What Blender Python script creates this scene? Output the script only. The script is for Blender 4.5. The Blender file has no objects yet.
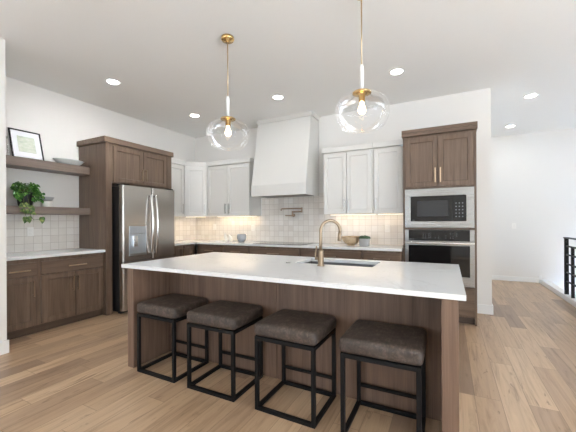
import bpy, bmesh, math, random
from mathutils import Vector, Matrix
R = math.radians
random.seed(7)
SC = bpy.context.scene
COL = SC.collection

# ------------------------------------------------------------------ camera
cam_d = bpy.data.cameras.new('camera')
cam = bpy.data.objects.new('camera', cam_d)
COL.objects.link(cam)
cam_d.sensor_width = 36.0
cam_d.lens = 310.9 / 576 * 36.0
cam_d.shift_y = 5.81 / 576
cam_d.clip_start = 0.05
cam.matrix_world = (Matrix.Translation((0, 0, 1.287)) @ Matrix.Rotation(R(27.282), 4, 'Z')
                    @ Matrix.Rotation(R(90), 4, 'X') @ Matrix.Rotation(R(-0.307), 4, 'Z'))
SC.camera = cam

# ------------------------------------------------------------------ world, fill lamps, sun, exposure
SC.view_settings.view_transform = 'Standard'
SC.view_settings.look = 'None'
SC.view_settings.gamma = 1.0
SC.view_settings.exposure = 0.12
SC.view_settings.use_curve_mapping = False
SC.cycles.max_bounces = 10
SC.cycles.diffuse_bounces = 6
SC.cycles.glossy_bounces = 8
SC.cycles.transmission_bounces = 8
SC.cycles.transparent_max_bounces = 16
SC.cycles.caustics_reflective = False
SC.cycles.caustics_refractive = False
SC.cycles.sample_clamp_indirect = 20.0

W = bpy.data.worlds.new('world')
SC.world = W
W.use_nodes = True
W.node_tree.nodes['Background'].inputs['Color'].default_value = (0.93, 0.96, 1.0, 1)
W.node_tree.nodes['Background'].inputs['Strength'].default_value = 1.0


def area(name, loc, aim, sx, sy, watts, col=(1, 1, 1)):
    d = bpy.data.lights.new(name, 'AREA')
    d.shape = 'RECTANGLE'
    d.size, d.size_y, d.energy, d.color = sx, sy, watts, col
    o = bpy.data.objects.new(name, d)
    COL.objects.link(o)
    o.location = loc
    o.rotation_euler = (Vector(aim) - Vector(loc)).to_track_quat('-Z', 'Y').to_euler()
    return o


# unseen fill lamps added inside the rear and right windows, tilted up at the
# ceiling to brighten it; sun patches on the floor of the living area
FILL_TINT = (0.88, 0.97, 1.06)
for wx in (-2.7, 3.2):
    area('fill_rear', (wx, -3.6, 1.35), (wx, -3.6 + 1, 1.35 + 1.0), 1.9, 1.6, 50, FILL_TINT)
for wy, pw, ww in ((-2.4, 76, 2.0), (0.4, 76, 2.0), (6.2, 13, 0.8)):
    area('fill_side', (4.6, wy, 1.35), (3.6, wy, 1.35 + 0.9), ww, 1.6, pw, FILL_TINT)
sd = bpy.data.lights.new('sun', 'SUN')
sd.energy, sd.angle, sd.color = 128, R(1.0), (0.62, 0.95, 1.46)
sun = bpy.data.objects.new('sun', sd)
COL.objects.link(sun)
sun.rotation_euler = Vector((-1.0, 0.10, -0.85)).to_track_quat('-Z', 'Y').to_euler()

# ------------------------------------------------------------------ mesh helpers


def box(bm, x0, x1, y0, y1, z0, z1):
    v = [bm.verts.new((x, y, z)) for z in (z0, z1) for y in (y0, y1) for x in (x0, x1)]
    for f in ((0, 2, 3, 1), (4, 5, 7, 6), (0, 1, 5, 4), (1, 3, 7, 5), (3, 2, 6, 7), (2, 0, 4, 6)):
        bm.faces.new([v[i] for i in f])


def prism(bm, poly, z0, z1):
    """vertical prism over a counter-clockwise xy polygon"""
    a = [bm.verts.new((x, y, z0)) for x, y in poly]
    b = [bm.verts.new((x, y, z1)) for x, y in poly]
    n = len(poly)
    bm.faces.new(a[::-1])
    bm.faces.new(b)
    for i in range(n):
        bm.faces.new((a[i], a[(i + 1) % n], b[(i + 1) % n], b[i]))


def hull8(bm, bot, top):
    a = [bm.verts.new(p) for p in bot]
    b = [bm.verts.new(p) for p in top]
    bm.faces.new(a[::-1])
    bm.faces.new(b)
    for i in range(4):
        bm.faces.new((a[i], a[(i + 1) % 4], b[(i + 1) % 4], b[i]))


def lathe(bm, prof, n=32, c=(0, 0, 0), close=False):
    """revolve (r, z) profile about the z axis through c"""
    rings = []
    for r, z in prof:
        if r < 1e-6:
            rings.append([bm.verts.new((c[0], c[1], c[2] + z))])
        else:
            rings.append([bm.verts.new((c[0] + r * math.cos(2 * math.pi * i / n), c[1] + r * math.sin(2 * math.pi * i / n), c[2] + z)) for i in range(n)])
    pairs = list(zip(rings[:-1], rings[1:]))
    if close:
        pairs.append((rings[-1], rings[0]))
    for a, b in pairs:
        for i in range(n):
            j = (i + 1) % n
            if len(a) == 1 and len(b) > 1:
                bm.faces.new((a[0], b[j], b[i]))
            elif len(b) == 1 and len(a) > 1:
                bm.faces.new((a[i], a[j], b[0]))
            elif len(a) > 1:
                bm.faces.new((a[i], a[j], b[j], b[i]))


def tube(bm, pts, r, n=10, caps=True):
    pts = [Vector(p) for p in pts]
    rings = []
    prev = None
    for i, p in enumerate(pts):
        t = (pts[min(i + 1, len(pts) - 1)] - pts[max(i - 1, 0)]).normalized()
        if prev is None:
            u = t.orthogonal().normalized()
        else:
            u = (prev - t * prev.dot(t)).normalized()
        prev = u
        w = t.cross(u)
        rr = r[i] if isinstance(r, (list, tuple)) else r
        rings.append([bm.verts.new(p + (u * math.cos(2 * math.pi * k / n) + w * math.sin(2 * math.pi * k / n)) * rr) for k in range(n)])
    for a, b in zip(rings[:-1], rings[1:]):
        for k in range(n):
            bm.faces.new((a[k], a[(k + 1) % n], b[(k + 1) % n], b[k]))
    if caps:
        bm.faces.new(rings[0][::-1])
        bm.faces.new(rings[-1])


def obj(name, bm, m, parent=None, bevel=0.0, smooth=False, loc=None, rotz=0, seg=2):
    bmesh.ops.recalc_face_normals(bm, faces=bm.faces)
    me = bpy.data.meshes.new(name)
    bm.to_mesh(me)
    bm.free()
    me.materials.append(m)
    if smooth:
        me.polygons.foreach_set('use_smooth', [True] * len(me.polygons))
    o = bpy.data.objects.new(name, me)
    COL.objects.link(o)
    if loc is not None:
        o.location = loc
        o.rotation_euler = (0, 0, rotz)
    if parent is not None:
        o.parent = parent
    if bevel:
        b = o.modifiers.new('edge', 'BEVEL')
        b.width, b.segments, b.limit_method, b.angle_limit = bevel, seg, 'ANGLE', R(40)
    return o


def bx(name, m, parent, *dims, bevel=0.0015):
    bm = bmesh.new()
    box(bm, *dims)
    return obj(name, bm, m, parent, bevel)


def tag(o, label, cat, group=None):
    o['label'], o['category'] = label, cat
    if group:
        o['group'] = group
    return o


def thing(name, label, cat, loc=(0, 0, 0), rotz=0.0, group=None):
    o = bpy.data.objects.new(name, None)
    COL.objects.link(o)
    o.empty_display_size = 0.1
    o.location = loc
    o.rotation_euler = (0, 0, rotz)
    return tag(o, label, cat, group)


def struct(name, bm, m, bevel=0.0):
    o = obj(name, bm, m, None, bevel)
    o['kind'] = 'structure'
    return o


def sbox(name, m, *dims, bevel=0.0):
    bm = bmesh.new()
    box(bm, *dims)
    return struct(name, bm, m, bevel)


# ------------------------------------------------------------------ materials
def lin(r, g, b):
    f = lambda c: (c / 255 / 12.92) if c / 255 <= 0.04045 else ((c / 255 + 0.055) / 1.055) ** 2.4
    return (f(r), f(g), f(b), 1)


class NT:
    def __init__(s, name):
        s.m = bpy.data.materials.new(name)
        s.m.use_nodes = True
        s.t = s.m.node_tree
        s.b = s.t.nodes['Principled BSDF']

    def n(s, typ, **kw):
        x = s.t.nodes.new(typ)
        for k, v in kw.items():
            setattr(x, k, v)
        return x

    def l(s, a, b):
        s.t.links.new(a, b)

    def math(s, op, a, b=None, c=None):
        x = s.n('ShaderNodeMath', operation=op)
        for i, v in enumerate((a, b, c)):
            if v is None:
                continue
            if isinstance(v, (int, float)):
                x.inputs[i].default_value = v
            else:
                s.l(v, x.inputs[i])
        return x.outputs[0]

    def ramp(s, fac, stops):
        x = s.n('ShaderNodeValToRGB')
        e = x.color_ramp.elements
        while len(e) < len(stops):
            e.new(0.5)
        for q, (p, c) in zip(e, stops):
            q.position, q.color = p, c
        s.l(fac, x.inputs[0])
        return x.outputs[0]

    def mix(s, fac, a, b, blend='MIX'):
        x = s.n('ShaderNodeMix', data_type='RGBA', blend_type=blend)
        for i, v in ((0, fac), (6, a), (7, b)):
            if isinstance(v, (int, float)):
                x.inputs[i].default_value = v
            elif isinstance(v, tuple):
                x.inputs[i].default_value = v
            else:
                s.l(v, x.inputs[i])
        return x.outputs[2]

    def noise(s, vec, scale, detail=3, rough=0.5, dist=0.0):
        x = s.n('ShaderNodeTexNoise')
        x.inputs['Scale'].default_value = scale
        x.inputs['Detail'].default_value = detail
        x.inputs['Roughness'].default_value = rough
        x.inputs['Distortion'].default_value = dist
        if vec is not None:
            s.l(vec, x.inputs['Vector'])
        return x.outputs['Fac']

    def coord(s, scale=(1, 1, 1), loc=(0, 0, 0)):
        c = s.n('ShaderNodeTexCoord')
        mp = s.n('ShaderNodeMapping')
        mp.inputs['Scale'].default_value = scale
        mp.inputs['Location'].default_value = loc
        s.l(c.outputs['Object'], mp.inputs['Vector'])
        return mp.outputs[0]

    def bump(s, h, strength=0.3, dist=0.002):
        x = s.n('ShaderNodeBump')
        x.inputs['Strength'].default_value = strength
        x.inputs['Distance'].default_value = dist
        s.l(h, x.inputs['Height'])
        s.l(x.outputs[0], s.b.inputs['Normal'])

    def set(s, **kw):
        for k, v in kw.items():
            s.b.inputs[k.replace('_', ' ')].default_value = v
        return s


def plain(name, col, rough=0.5, metal=0.0, **kw):
    t = NT(name)
    t.set(Base_Color=col, Roughness=rough, Metallic=metal, **kw)
    return t.m


def paint(name, col, rough=0.6, bump=0.12, scale=180, big=0.0):
    t = NT(name)
    t.set(Base_Color=col, Roughness=rough)
    v = t.coord()
    h = t.noise(v, scale, 2)
    if big:
        h2 = t.noise(v, big, 4, 0.6)
        h = t.math('ADD', h, t.math('MULTIPLY', h2, 2.5))
    t.bump(h, bump, 0.002)
    return t.m


def wood(name, dark, light, axis='z', rough=0.42, fine=1.0):
    t = NT(name)
    s = {'x': (1.2, 26, 26), 'y': (26, 1.2, 26), 'z': (26, 26, 1.2)}[axis]
    s = tuple(q * fine for q in s)
    v = t.coord(s)
    n1 = t.noise(v, 1.0, 5, 0.62, 0.6)
    s2 = tuple(q * 6 if q > 3 else q * 3 for q in s)
    n2 = t.noise(t.coord(s2), 1.0, 2, 0.5)
    n3 = t.noise(t.coord(), 1.6, 2)
    f = t.math('ADD', t.math('MULTIPLY', n1, 0.6), t.math('ADD', t.math('MULTIPLY', n2, 0.25), t.math('MULTIPLY', n3, 0.15)))
    c = t.ramp(f, [(0.33, dark), (0.66, light)])
    t.l(c, t.b.inputs['Base Color'])
    t.set(Roughness=rough)
    t.bump(n2, 0.15, 0.001)
    return t.m


def metal(name, col, rough, axis=None):
    t = NT(name)
    t.set(Base_Color=col, Roughness=rough, Metallic=1.0)
    if axis:
        s = {'x': (2, 300, 300), 'z': (300, 300, 2), 'y': (300, 2, 300)}[axis]
        n = t.noise(t.coord(s), 1.0, 2)
        r = t.n('ShaderNodeMapRange')
        r.inputs['To Min'].default_value = rough - 0.06
        r.inputs['To Max'].default_value = rough + 0.08
        t.l(n, r.inputs[0])
        t.l(r.outputs[0], t.b.inputs['Roughness'])
        t.bump(n, 0.05, 0.0005)
    return t.m


def emit(name, col, strength):
    t = NT(name)
    t.set(Base_Color=col, Emission_Color=col, Emission_Strength=strength)
    return t.m


def floor_mat():
    t = NT('oak_planks')
    c = t.n('ShaderNodeTexCoord')
    sp = t.n('ShaderNodeSeparateXYZ')
    t.l(c.outputs['Object'], sp.inputs[0])
    x, y = sp.outputs[0], sp.outputs[1]
    xs = t.math('DIVIDE', x, 0.165)
    row = t.math('FLOOR', xs)
    wn = t.n('ShaderNodeTexWhiteNoise', noise_dimensions='1D')
    t.l(row, wn.inputs['W'])
    ys = t.math('DIVIDE', t.math('ADD', y, t.math('MULTIPLY', wn.outputs['Value'], 5.3)), 1.15)
    cell = t.math('FLOOR', ys)
    cb = t.n('ShaderNodeCombineXYZ')
    t.l(row, cb.inputs[0])
    t.l(cell, cb.inputs[1])
    w2 = t.n('ShaderNodeTexWhiteNoise', noise_dimensions='2D')
    t.l(cb.outputs[0], w2.inputs['Vector'])
    tone = t.ramp(w2.outputs['Value'], [(0.0, lin(146, 121, 100)), (0.12, lin(166, 139, 114)), (0.42, lin(180, 151, 122)), (0.7, lin(187, 158, 128)), (1.0, lin(198, 170, 140))])
    # grain, shifted per plank
    off = t.n('ShaderNodeCombineXYZ')
    t.l(t.math('MULTIPLY', x, 22), off.inputs[0])
    t.l(t.math('MULTIPLY', y, 1.3), off.inputs[1])
    t.l(t.math('MULTIPLY', w2.outputs['Value'], 40), off.inputs[2])
    g = t.noise(off.outputs[0], 1.0, 5, 0.65, 0.9)
    gr = t.ramp(g, [(0.28, (0.50, 0.46, 0.42, 1)), (0.42, (0.84, 0.82, 0.80, 1)), (0.52, (1.0, 1.0, 1.0, 1)), (0.7, (1.14, 1.14, 1.14, 1))])
    col = t.mix(0.8, tone, gr, 'MULTIPLY')
    # knots
    off2 = t.n('ShaderNodeCombineXYZ')
    t.l(t.math('MULTIPLY', x, 5), off2.inputs[0])
    t.l(t.math('MULTIPLY', y, 1.7), off2.inputs[1])
    vor = t.n('ShaderNodeTexVoronoi')
    vor.inputs['Scale'].default_value = 1.15
    t.l(off2.outputs[0], vor.inputs['Vector'])
    kn = t.ramp(vor.outputs['Distance'], [(0.0, (1, 1, 1, 1)), (0.09, (0, 0, 0, 1))])
    sel = t.math('MULTIPLY', kn, t.math('GREATER_THAN', g, 0.46))
    col = t.mix(t.math('MULTIPLY', sel, 0.55), col, lin(92, 70, 54))
    off3 = t.n('ShaderNodeCombineXYZ')
    t.l(t.math('MULTIPLY', x, 16), off3.inputs[0])
    t.l(t.math('MULTIPLY', y, 2.4), off3.inputs[1])
    t.l(t.math('MULTIPLY', w2.outputs['Value'], 23), off3.inputs[2])
    ck = t.ramp(t.noise(off3.outputs[0], 1.0, 3, 0.7, 1.4), [(0.62, (0, 0, 0, 1)), (0.72, (1, 1, 1, 1))])
    col = t.mix(t.math('MULTIPLY', ck, 0.6), col, lin(98, 76, 58))
    # seams
    fx = t.math('PINGPONG', xs, 0.5)
    fy = t.math('PINGPONG', ys, 0.5)
    seam = t.math('MAXIMUM', t.math('LESS_THAN', fx, 0.009), t.math('LESS_THAN', fy, 0.0013))
    col = t.mix(t.math('MULTIPLY', seam, 0.6), col, lin(82, 63, 48))
    t.l(col, t.b.inputs['Base Color'])
    t.set(Roughness=0.34, Specular_IOR_Level=0.6)
    h = t.math('SUBTRACT', t.math('MULTIPLY', g, 0.25), seam)
    t.bump(h, 0.25, 0.0015)
    return t.m


def tile_mat(name, ax):
    """square glazed tiles 0.1 m, ax = horizontal axis index"""
    t = NT(name)
    c = t.n('ShaderNodeTexCoord')
    sp = t.n('ShaderNodeSeparateXYZ')
    t.l(c.outputs['Object'], sp.inputs[0])
    xs = t.math('DIVIDE', sp.outputs[ax], 0.1)
    zs = t.math('DIVIDE', t.math('SUBTRACT', sp.outputs[2], 0.917), 0.1)
    cb = t.n('ShaderNodeCombineXYZ')
    t.l(t.math('FLOOR', xs), cb.inputs[0])
    t.l(t.math('FLOOR', zs), cb.inputs[1])
    w = t.n('ShaderNodeTexWhiteNoise', noise_dimensions='2D')
    t.l(cb.outputs[0], w.inputs['Vector'])
    n = t.noise(c.outputs['Object'], 9, 4, 0.6)
    f = t.math('ADD', t.math('MULTIPLY', w.outputs['Value'], 0.5), t.math('MULTIPLY', n, 0.5))
    col = t.ramp(f, [(0.1, lin(221, 214, 206)), (0.5, lin(233, 228, 221)), (0.9, lin(241, 237, 232))])
    g = t.math('MAXIMUM', t.math('LESS_THAN', t.math('PINGPONG', xs, 0.5), 0.025), t.math('LESS_THAN', t.math('PINGPONG', zs, 0.5), 0.025))
    col = t.mix(g, col, lin(196, 188, 180))
    t.l(col, t.b.inputs['Base Color'])
    r = t.math('ADD', t.math('MULTIPLY', g, 0.5), 0.22)
    t.l(r, t.b.inputs['Roughness'])
    h = t.math('SUBTRACT', t.math('ADD', t.math('MULTIPLY', n, 0.5), t.math('MULTIPLY', w.outputs['Value'], 0.12)), g)
    t.bump(h, 0.35, 0.0025)
    return t.m


def quartz_mat():
    t = NT('white_quartz')
    v = t.coord((1, 1, 1))
    n1 = t.noise(v, 1.3, 6, 0.6, 1.2)
    d = t.math('ABSOLUTE', t.math('SUBTRACT', n1, 0.5))
    vein = t.ramp(d, [(0.0, (1, 1, 1, 1)), (0.012, (0, 0, 0, 1))])
    n2 = t.noise(v, 3.0, 3)
    k = t.math('MULTIPLY', vein, t.math('MULTIPLY', n2, 0.3))
    col = t.mix(k, lin(227, 229, 231), lin(165, 166, 169))
    n3 = t.noise(v, 90, 2)
    col = t.mix(t.math('MULTIPLY', n3, 0.08), col, lin(200, 200, 200))
    t.l(col, t.b.inputs['Base Color'])
    t.set(Roughness=0.14, Specular_IOR_Level=0.5)
    return t.m


def leather_mat():
    t = NT('brown_leatherette')
    v = t.coord()
    n1 = t.noise(v, 26, 6, 0.7, 0.6)
    n2 = t.noise(t.coord((60, 8, 60)), 1.5, 4, 0.6)
    n3 = t.noise(v, 7, 3)
    f = t.math('ADD', t.math('MULTIPLY', n1, 0.5), t.math('ADD', t.math('MULTIPLY', n2, 0.28), t.math('MULTIPLY', n3, 0.22)))
    c = t.ramp(f, [(0.36, lin(38, 31, 28)), (0.5, lin(68, 58, 52)), (0.66, lin(112, 99, 90))])
    t.l(c, t.b.inputs['Base Color'])
    t.set(Roughness=0.55)
    t.bump(n1, 0.25, 0.002)
    return t.m


def glass_mat(name, tint=(1, 1, 1, 1), gloss=0.9, ior=1.45):
    """thin clear glass: Fresnel mix of a clear and a mirror-like layer"""
    t = NT(name)
    tr = t.n('ShaderNodeBsdfTransparent')
    tr.inputs[0].default_value = tint
    gl = t.n('ShaderNodeBsdfGlossy')
    gl.inputs['Color'].default_value = (1, 1, 1, 1)
    gl.inputs['Roughness'].default_value = 0.02
    lw = t.n('ShaderNodeFresnel')
    lw.inputs['IOR'].default_value = ior
    f = t.math('MULTIPLY', lw.outputs[0], gloss)
    mx = t.n('ShaderNodeMixShader')
    t.l(f, mx.inputs[0])
    t.l(tr.outputs[0], mx.inputs[1])
    t.l(gl.outputs[0], mx.inputs[2])
    t.l(mx.outputs[0], t.t.nodes['Material Output'].inputs['Surface'])
    return t.m


def wicker_mat():
    t = NT('woven_wicker')
    wv = t.n('ShaderNodeTexWave', wave_type='BANDS', bands_direction='Z')
    wv.inputs['Scale'].default_value = 22
    wv.inputs['Distortion'].default_value = 3
    t.l(t.coord(), wv.inputs['Vector'])
    n = t.noise(t.coord(), 60, 3)
    f = t.math('ADD', t.math('MULTIPLY', wv.outputs['Fac'], 0.6), t.math('MULTIPLY', n, 0.4))
    c = t.ramp(f, [(0.2, lin(120, 90, 62)), (0.5, lin(206, 178, 142)), (0.9, lin(236, 216, 184))])
    t.l(c, t.b.inputs['Base Color'])
    t.set(Roughness=0.8)
    t.bump(f, 0.6, 0.004)
    return t.m


def leaf_mat(name, a, b, c):
    t = NT(name)
    n = t.noise(t.coord(), 34, 2)
    col = t.ramp(n, [(0.3, a), (0.52, b), (0.72, c)])
    t.l(col, t.b.inputs['Base Color'])
    t.set(Roughness=0.4)
    return t.m


def print_mat():
    t = NT('printed_landscape')
    v = t.coord((1, 1, 2.2))
    n = t.noise(v, 14, 4, 0.6)
    c = t.ramp(n, [(0.3, lin(172, 182, 176)), (0.45, lin(196, 204, 186)), (0.6, lin(208, 211, 200)), (0.75, lin(226, 228, 226))])
    t.l(c, t.b.inputs['Base Color'])
    t.set(Roughness=0.5)
    return t.m


M = {}
M['wall'] = paint('wall_paint', lin(231, 229, 226), 0.7)
M['ceiling'] = paint('ceiling_texture', lin(238, 238, 237), 0.8, 0.25, 120, 14)
M['trimw'] = plain('white_trim_paint', lin(236, 236, 235), 0.4)
M['cabw'] = plain('white_cabinet_lacquer', lin(219, 218, 215), 0.38)
M['floor'] = floor_mat()
M['tileb'] = tile_mat('zellige_tile_back', 0)
M['tilel'] = tile_mat('zellige_tile_left', 1)
M['quartz'] = quartz_mat()
M['woodz'] = wood('taupe_oak_upright', lin(82, 66, 54), lin(126, 105, 89), 'z')
M['woodx'] = wood('taupe_oak_level', lin(82, 66, 54), lin(126, 105, 89), 'x')
M['woody'] = wood('taupe_oak_lengthwise', lin(98, 86, 78), lin(134, 119, 109), 'y')
M['woodk'] = wood('taupe_oak_kick', lin(70, 57, 48), lin(95, 79, 68), 'x')
M['isl'] = wood('island_oak', lin(87, 69, 57), lin(131, 106, 90), 'z')
M['steel'] = metal('brushed_steel', (0.36, 0.358, 0.348, 1), 0.28, 'x')
M['steelv'] = metal('dark_stainless', (0.47, 0.44, 0.41, 1), 0.24)
M['bluesteel'] = metal('dispenser_steel', (0.60, 0.66, 0.72, 1), 0.38)
M['chrome'] = metal('polished_steel', (0.75, 0.75, 0.75, 1), 0.12)
M['nickel'] = metal('satin_nickel', (0.55, 0.54, 0.52, 1), 0.3)
M['gold'] = metal('champagne_brass', (0.66, 0.51, 0.35, 1), 0.28)
M['faucet'] = metal('brushed_champagne', (0.31, 0.24, 0.17, 1), 0.3)
M['brass'] = metal('polished_brass', (0.85, 0.58, 0.25, 1), 0.2)
M['bronze'] = metal('bronze_and_shaded_brass', (0.36, 0.27, 0.20, 1), 0.35)  # pot filler bronze; on the left door pulls, brass darkened for shade
M['black'] = plain('black_powder_coat', lin(14, 14, 16), 0.5, Specular_IOR_Level=0.25)
M['blackgl'] = plain('black_glass', lin(18, 19, 21), 0.06)
M['darkpl'] = plain('black_plastic', lin(24, 24, 26), 0.4)
M['winglass'] = plain('oven_window', lin(52, 54, 57), 0.08)
M['mark'] = plain('grey_print', lin(112, 116, 120), 0.5)
M['display'] = plain('unlit_display', lin(8, 9, 12), 0.1)
M['leather'] = leather_mat()
M['glass'] = glass_mat('clear_glass', (1, 1, 1, 1), 0.4)
M['frost'] = plain('white_stem', lin(240, 240, 238), 0.25)
M['bulb'] = emit('bulb_glow', (1.0, 0.78, 0.48, 1), 9)
M['lens'] = emit('downlight_lens', (1.0, 0.97, 0.92, 1), 22)
M['strip'] = emit('led_strip', (1.0, 0.84, 0.62, 1), 3.5)
M['ceram'] = plain('white_ceramic', lin(236, 234, 230), 0.3)
M['ceramb'] = plain('pale_grey_ceramic', lin(214, 220, 220), 0.3)
M['greyb'] = plain('grey_stoneware', lin(176, 176, 177), 0.4)
M['potblk'] = plain('black_pot', lin(22, 22, 24), 0.5)
M['leaf'] = leaf_mat('pothos_leaf', lin(24, 62, 20), lin(54, 112, 36), lin(140, 178, 88))
M['leaf2'] = leaf_mat('trailing_leaf', lin(36, 66, 26), lin(74, 104, 44), lin(176, 178, 104))
M['succ'] = leaf_mat('succulent_leaf', lin(36, 62, 40), lin(62, 92, 60), lin(96, 124, 84))
M['stem'] = plain('plant_stem', lin(86, 96, 48), 0.6)
M['soil'] = plain('soil', lin(48, 38, 30), 0.9)
M['concrete'] = paint('grey_concrete', lin(168, 168, 168), 0.8, 0.3, 60)
M['wicker'] = wicker_mat()
M['mat'] = plain('mat_board', lin(236, 238, 242), 0.6)
M['print'] = print_mat()
M['plate'] = plain('outlet_plate', lin(240, 238, 234), 0.35)
M['slot'] = plain('outlet_slot', lin(90, 88, 86), 0.5)
M['filter'] = metal('hood_filter', (0.20, 0.19, 0.18, 1), 0.4)
M['sink'] = metal('sink_steel', (0.22, 0.22, 0.23, 1), 0.33)
M['smoke'] = plain('smoky_glass', lin(176, 181, 188), 0.12, 0.35)

# ------------------------------------------------------------------ setting
ZC, YB, XL = 3.109, 5.065, -4.864
XR, YR, YF = 5.0, -4.0, 8.08
bm = bmesh.new()
# floor with the stair opening (x 1.72..XR, y 3.6..YF) left out
for (a, b, c, d) in ((XL - .1, 1.72, YR, YF), (1.72, XR, YR, 3.6)):
    box(bm, a, b, c, d, -0.08, 0)
struct('floor', bm, M['floor'])
sbox('floor_stair_landing', M['floor'], 1.72, XR, 3.6, YF, -1.68, -1.6)
sbox('wall_stair_side', M['wall'], 1.70, 1.72, 3.6, YF, -1.6, -0.08)
sbox('wall_stair_front', M['wall'], 1.72, XR, 3.58, 3.6, -1.6, -0.08)
sbox('ceiling', M['ceiling'], XL - .1, XR + .1, YR - .1, YF + .1, ZC, ZC + .1)
sbox('wall_left', M['wall'], XL - .1, XL, 1.461, YB, 0, ZC)
sbox('wall_back', M['wall'], XL - .1, 0.526, YB, YB + .12, 0, ZC)
sbox('wall_hall', M['wall'], 0.406, 0.526, YB + .12, YF, 0, ZC)
sbox('wall_far', M['wall'], 0.406, XR + .1, YF, YF + .1, -1.6, ZC)
sbox('wall_partition', M['wall'], XL - .1, -3.9, YR, 1.461, 0, ZC)


def windowed(name, axis, pos, thick, span, wins, z0=0.0):
    """a wall along an axis with window openings; wins = (centre, half width, sill, head)"""
    bm = bmesh.new()

    def seg(a, b, lo, hi):
        if axis == 'x':
            box(bm, a, b, pos, pos + thick, lo, hi)
        else:
            box(bm, pos, pos + thick, a, b, lo, hi)
    cur = span[0]
    for c, h, lo, hi in wins:
        seg(cur, c - h, z0, ZC)
        seg(c - h, c + h, z0, lo)
        seg(c - h, c + h, hi, ZC)
        cur = c + h
    seg(cur, span[1], z0, ZC)
    return struct(name, bm, M['wall'])


WR = [(wx, 0.95, 0.5, 2.6) for wx in (-2.7, 3.2)]
WS = [(wy, 1.0, 0.55, 2.65) for wy in (-2.4, 0.4)]
WS += [(6.2, 0.45, 0.9, 2.65)]  # narrow unseen window added to brighten the hallway
windowed('wall_rear', 'x', YR - .1, .1, (-3.9, XR + .1), WR)
windowed('wall_right', 'y', XR, .1, (YR, YF), WS, -1.6)
k = 1
for c, h, lo, hi in WR:
    bm = bmesh.new()
    for a, b, e, f in ((c - h, c - h + .06, lo, hi), (c + h - .06, c + h, lo, hi), (c - h, c + h, lo, lo + .06), (c - h, c + h, hi - .06, hi), (c - .025, c + .025, lo, hi)):
        box(bm, a, b, YR - .09, YR - .03, e, f)
    struct('window_%d' % k, bm, M['trimw'])
    k += 1
for c, h, lo, hi in WS:
    bm = bmesh.new()
    for a, b, e, f in ((c - h, c - h + .06, lo, hi), (c + h - .06, c + h, lo, hi), (c - h, c + h, lo, lo + .06), (c - h, c + h, hi - .06, hi), (c - .025, c + .025, lo, hi)):
        box(bm, XR + .03, XR + .09, a, b, e, f)
    struct('window_%d' % k, bm, M['trimw'])
    k += 1

# tile backsplashes
TB = YB - 0.008
bm = bmesh.new()
for a, b, lo, hi in ((XL + .008, -3.165, .915, 1.405), (-3.165, -1.775, .915, 1.79), (-1.775, -.532, .915, 1.405)):
    box(bm, a, b, TB, YB, lo, hi)
struct('wall_tile_back', bm, M['tileb'])
bm = bmesh.new()
box(bm, XL, XL + .008, 1.461, 2.672, .915, 1.405)
box(bm, XL, XL + .008, 3.85, YB, .915, 1.405)
struct('wall_tile_left', bm, M['tilel'])


def baseboard(name, *dims):
    return sbox(name, M['trimw'], *dims, bevel=0.004)


baseboard('baseboard_back', 0.33, 0.541, YB - .015, YB, 0, .13)
baseboard('baseboard_hall', 0.526, 0.541, YB, YF, 0, .13)
baseboard('baseboard_far', 0.541, 1.70, YF - .015, YF, 0, .10)
baseboard('baseboard_partition', -3.9, -3.885, YR, 1.476, 0, .13)
bm = bmesh.new()
box(bm, 1.67, 1.80, 3.6, YF, 0.0, 0.075)
box(bm, 1.66, 1.67, 3.6, YF, 0.0, 0.055)
box(bm, 1.70, 1.80, 3.6, YF, -0.2, 0.0)
struct('trim_stair_curb', bm, M['trimw'], 0.003)
sbox('trim_curb_end', M['trimw'], 1.655, 1.70, YF - .03, YF - .015, 0, 0.15)

# ------------------------------------------------------------------ cabinet parts (local frame: front at y=0 facing -y)


def shaker(name, m, parent, x0, x1, z0, z1, y=0.0, t=0.02, rail=0.058, rec=0.009):
    bm = bmesh.new()
    o = [(x0, z0), (x1, z0), (x1, z1), (x0, z1)]
    i = [(x0 + rail, z0 + rail), (x1 - rail, z0 + rail), (x1 - rail, z1 - rail), (x0 + rail, z1 - rail)]
    e = 0.004
    i2 = [(x0 + rail + e, z0 + rail + e), (x1 - rail - e, z0 + rail + e), (x1 - rail - e, z1 - rail - e), (x0 + rail + e, z1 - rail - e)]
    fo = [bm.verts.new((a, y, b)) for a, b in o]
    fi = [bm.verts.new((a, y, b)) for a, b in i]
    fr = [bm.verts.new((a, y + rec, b)) for a, b in i2]
    bk = [bm.verts.new((a, y + t, b)) for a, b in o]
    for k in range(4):
        j = (k + 1) % 4
        bm.faces.new((fo[k], fo[j], fi[j], fi[k]))
        bm.faces.new((fi[k], fi[j], fr[j], fr[k]))
        bm.faces.new((fo[k], bk[k], bk[j], fo[j]))
    bm.faces.new(fr)
    bm.faces.new(bk[::-1])
    return obj(name, bm, m, parent, 0.0012)


def pull(parent, m, x, z, length, vertical=True, y=0.0, r=0.0068, stand=0.03):
    bm = bmesh.new()
    h = length / 2
    if vertical:
        box(bm, x - r, x + r, y - stand - r, y - stand + r, z - h, z + h)
        for s in (-1, 1):
            zz = z + s * (h - .02)
            box(bm, x - r * .8, x + r * .8, y - stand + r * .5, y, zz - r * .8, zz + r * .8)
    else:
        box(bm, x - h, x + h, y - stand - r, y - stand + r, z - r, z + r)
        for s in (-1, 1):
            xx = x + s * (h - .02)
            box(bm, xx - r * .8, xx + r * .8, y - stand + r * .5, y, z - r * .8, z + r * .8)
    return obj('handle', bm, m, parent, 0.0012)


def carcass(name, m, parent, w, d, z0, z1, y0=0.02):
    return bx(name, m, parent, 0, w, y0, d, z0, z1)


def slab_drawer(parent, m, x0, x1, z0, z1, y=0.0):
    return bx('drawer', m, parent, x0, x1, y, y + .02, z0, z1)


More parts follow.
